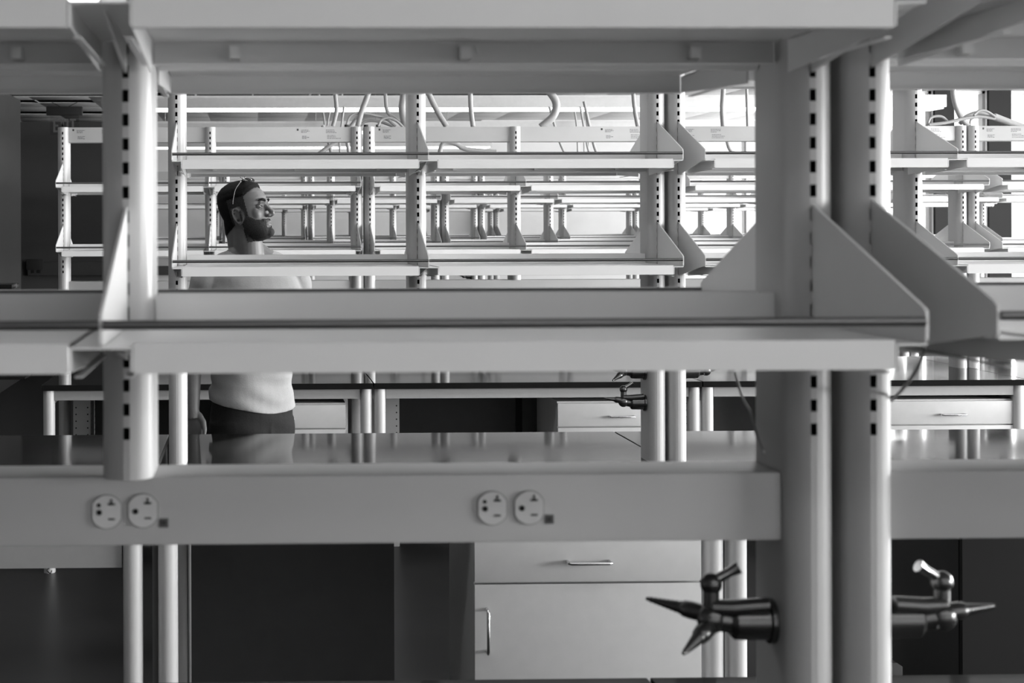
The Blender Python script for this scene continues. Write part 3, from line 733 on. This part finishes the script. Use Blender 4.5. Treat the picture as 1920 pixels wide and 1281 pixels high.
for s in (-1, 1):
    pts = [(.086-.22*abs(t)**2*.1, s*(.012+.034*t), .0175+.006*math.sin(t*2.4)) for t in [k/8 for k in range(9)]]
    pts = [(.0945-.010*((abs(y)-.01)/.036)**2-(.004 if abs(y) > .04 else 0), y, z) for x, y, z in pts]
    MB().tube([HM @ Vector(p) for p in pts], [.0040, .0054, .0060, .0060, .0056, .0050, .0042, .0030, .0018], 8).obj('eyebrow', HAIR, root)
# sunglasses pushed up into the hair
sg = empty('sunglasses', (BX, YP, 0)); tag(sg, 'sunglasses resting on top of the man\'s head', 'sunglasses')
def hp_(*p): return HM @ Vector(p)
MB().tube(bez([hp_(.030, -.060, .108), hp_(.038, -.030, .122), hp_(.034, 0, .127), hp_(.038, .030, .122), hp_(.030, .060, .108)]), .0022, 8).obj('frame', CHROME, sg)
for s in (-1, 1):
    L = MB(); P_ = [hp_(.031+.008*math.cos(a)-.010*math.sin(a), s*(.032+.024*math.cos(a)), .1235+.012*math.sin(a)+(-.004 if math.cos(a) > 0 else 0)) for a in [2*math.pi*k/16 for k in range(16)]]
    cpt = sum(P_, Vector())/16; nrm_ = (HM.to_3x3() @ Vector((.6, 0, 1))).normalized()*.002
    L.add(P_+[p+nrm_ for p in P_], [tuple(range(16)), tuple(range(31, 15, -1))]+[(i, (i+1) % 16, 16+(i+1) % 16, 16+i) for i in range(16)])
    L.obj('lens', EYED, sg)
    MB().tube(bez([hp_(.030, s*.062, .106), hp_(.012, s*.079, .082), hp_(-.004, s*.084, .048), hp_(-.010, s*.084, .030)]), [.0016]*25, 8).obj('temple_arm', CHROME, sg)
# t-shirt
sh = MB()
hem = [(.960, 0, 0, .128, .183, 2.3)]+[(z, a, b, c+.014, d+.012, e) for z, a, b, c, d, e in torso[1:]]
hem[1] = (.985, 0, 0, .130, .184, 2.3); ellring(sh, hem)
for s in (-1, 1):
    sh.tube([T(-.02, s*.03, 1.535), T(-.018, s*.10, 1.508), T(-.01, s*.165, 1.470)], [.048, .054, .058], 18)
    a, b = (shR, elR) if s < 0 else (shL, elL)
    sh.tube([a.lerp(b, -.12), a, a.lerp(b, .35), a.lerp(b, .62)], [.045, .064, .063, .066], 20); sh.sphere(a, .064)
sm = remesh(sh, 'tshirt', .006, 6, SHIRT)
for v in sm.vertices:
    f = rot(v.co, -tw(v.co.z)); z = v.co.z; k = 0
    ang = math.atan2(f.y, f.x)
    if z < 1.12: k += .0050*math.sin((z-.9)*95+1.3*math.cos(ang-.4)*3)*max(0, min(1, (1.12-z)/.08))*(.6+.4*math.sin(ang*2+1))
    if z > .90: k += .0028*math.sin(z*46+f.y*30)*math.sin(f.x*35+z*21)
    d_ = Vector((f.x, f.y, 0)); d_ = d_.normalized() if d_.length > 1e-4 else d_
    f += d_*k
    if z < 1.06: f.z += -.036*math.cos(ang-.25)*(1.06-z)/.10+.008*(1.06-z)/.10
    v.co = rot(f, tw(z))
so = link('tshirt', sm, root)
cpts = [T(-.012+.066*math.cos(a), .076*math.sin(a), 1.522-.020*math.cos(a)) for a in [2*math.pi*k/24 for k in range(25)]]
MB().tube(cpts, .0055, 8).obj('collar', SHIRT, root)
# trousers
tr = MB()
ellring(tr, [(.83, 0, 0, .122, .180, 2.3), (.90, 0, 0, .122, .178, 2.3), (.96, 0, 0, .117, .172, 2.3), (1.0, 0, 0, .113, .166, 2.3)])
for s in (-1, 1):
    hp = T(0, s*.088, .90); kn = T(.02, s*.098, .50); an = T(-.015, s*.10, .07)
    tr.tube([hp, hp.lerp(kn, .3), kn, kn.lerp(an, .5), an], [.100, .096, .078, .070, .066], 24)
tr.tube([T(.112, .0, .915), T(.117, 0, .84)], [.009, .012], 10)
tm = remesh(tr, 'trousers', .006, 4, TROU)
for v in tm.vertices:
    f = rot(v.co, -tw(v.co.z)); v.co += T(1, 0, 0)*.0022*math.sin(v.co.z*70+f.y*25)
link('trousers', tm, root)
for s in (-1, 1):
    b = MB().tube([T(-.05, s*.10, .045), T(.02, s*.105, .050), T(.10, s*.115, .040), T(.17, s*.12, .030)], [.040, .045, .044, .028], 18)
    for i, v in enumerate(b.v):
        if v[2] < 0: b.v[i] = (v[0], v[1], 0.0)
    b.obj('shoe', HAIR, root)
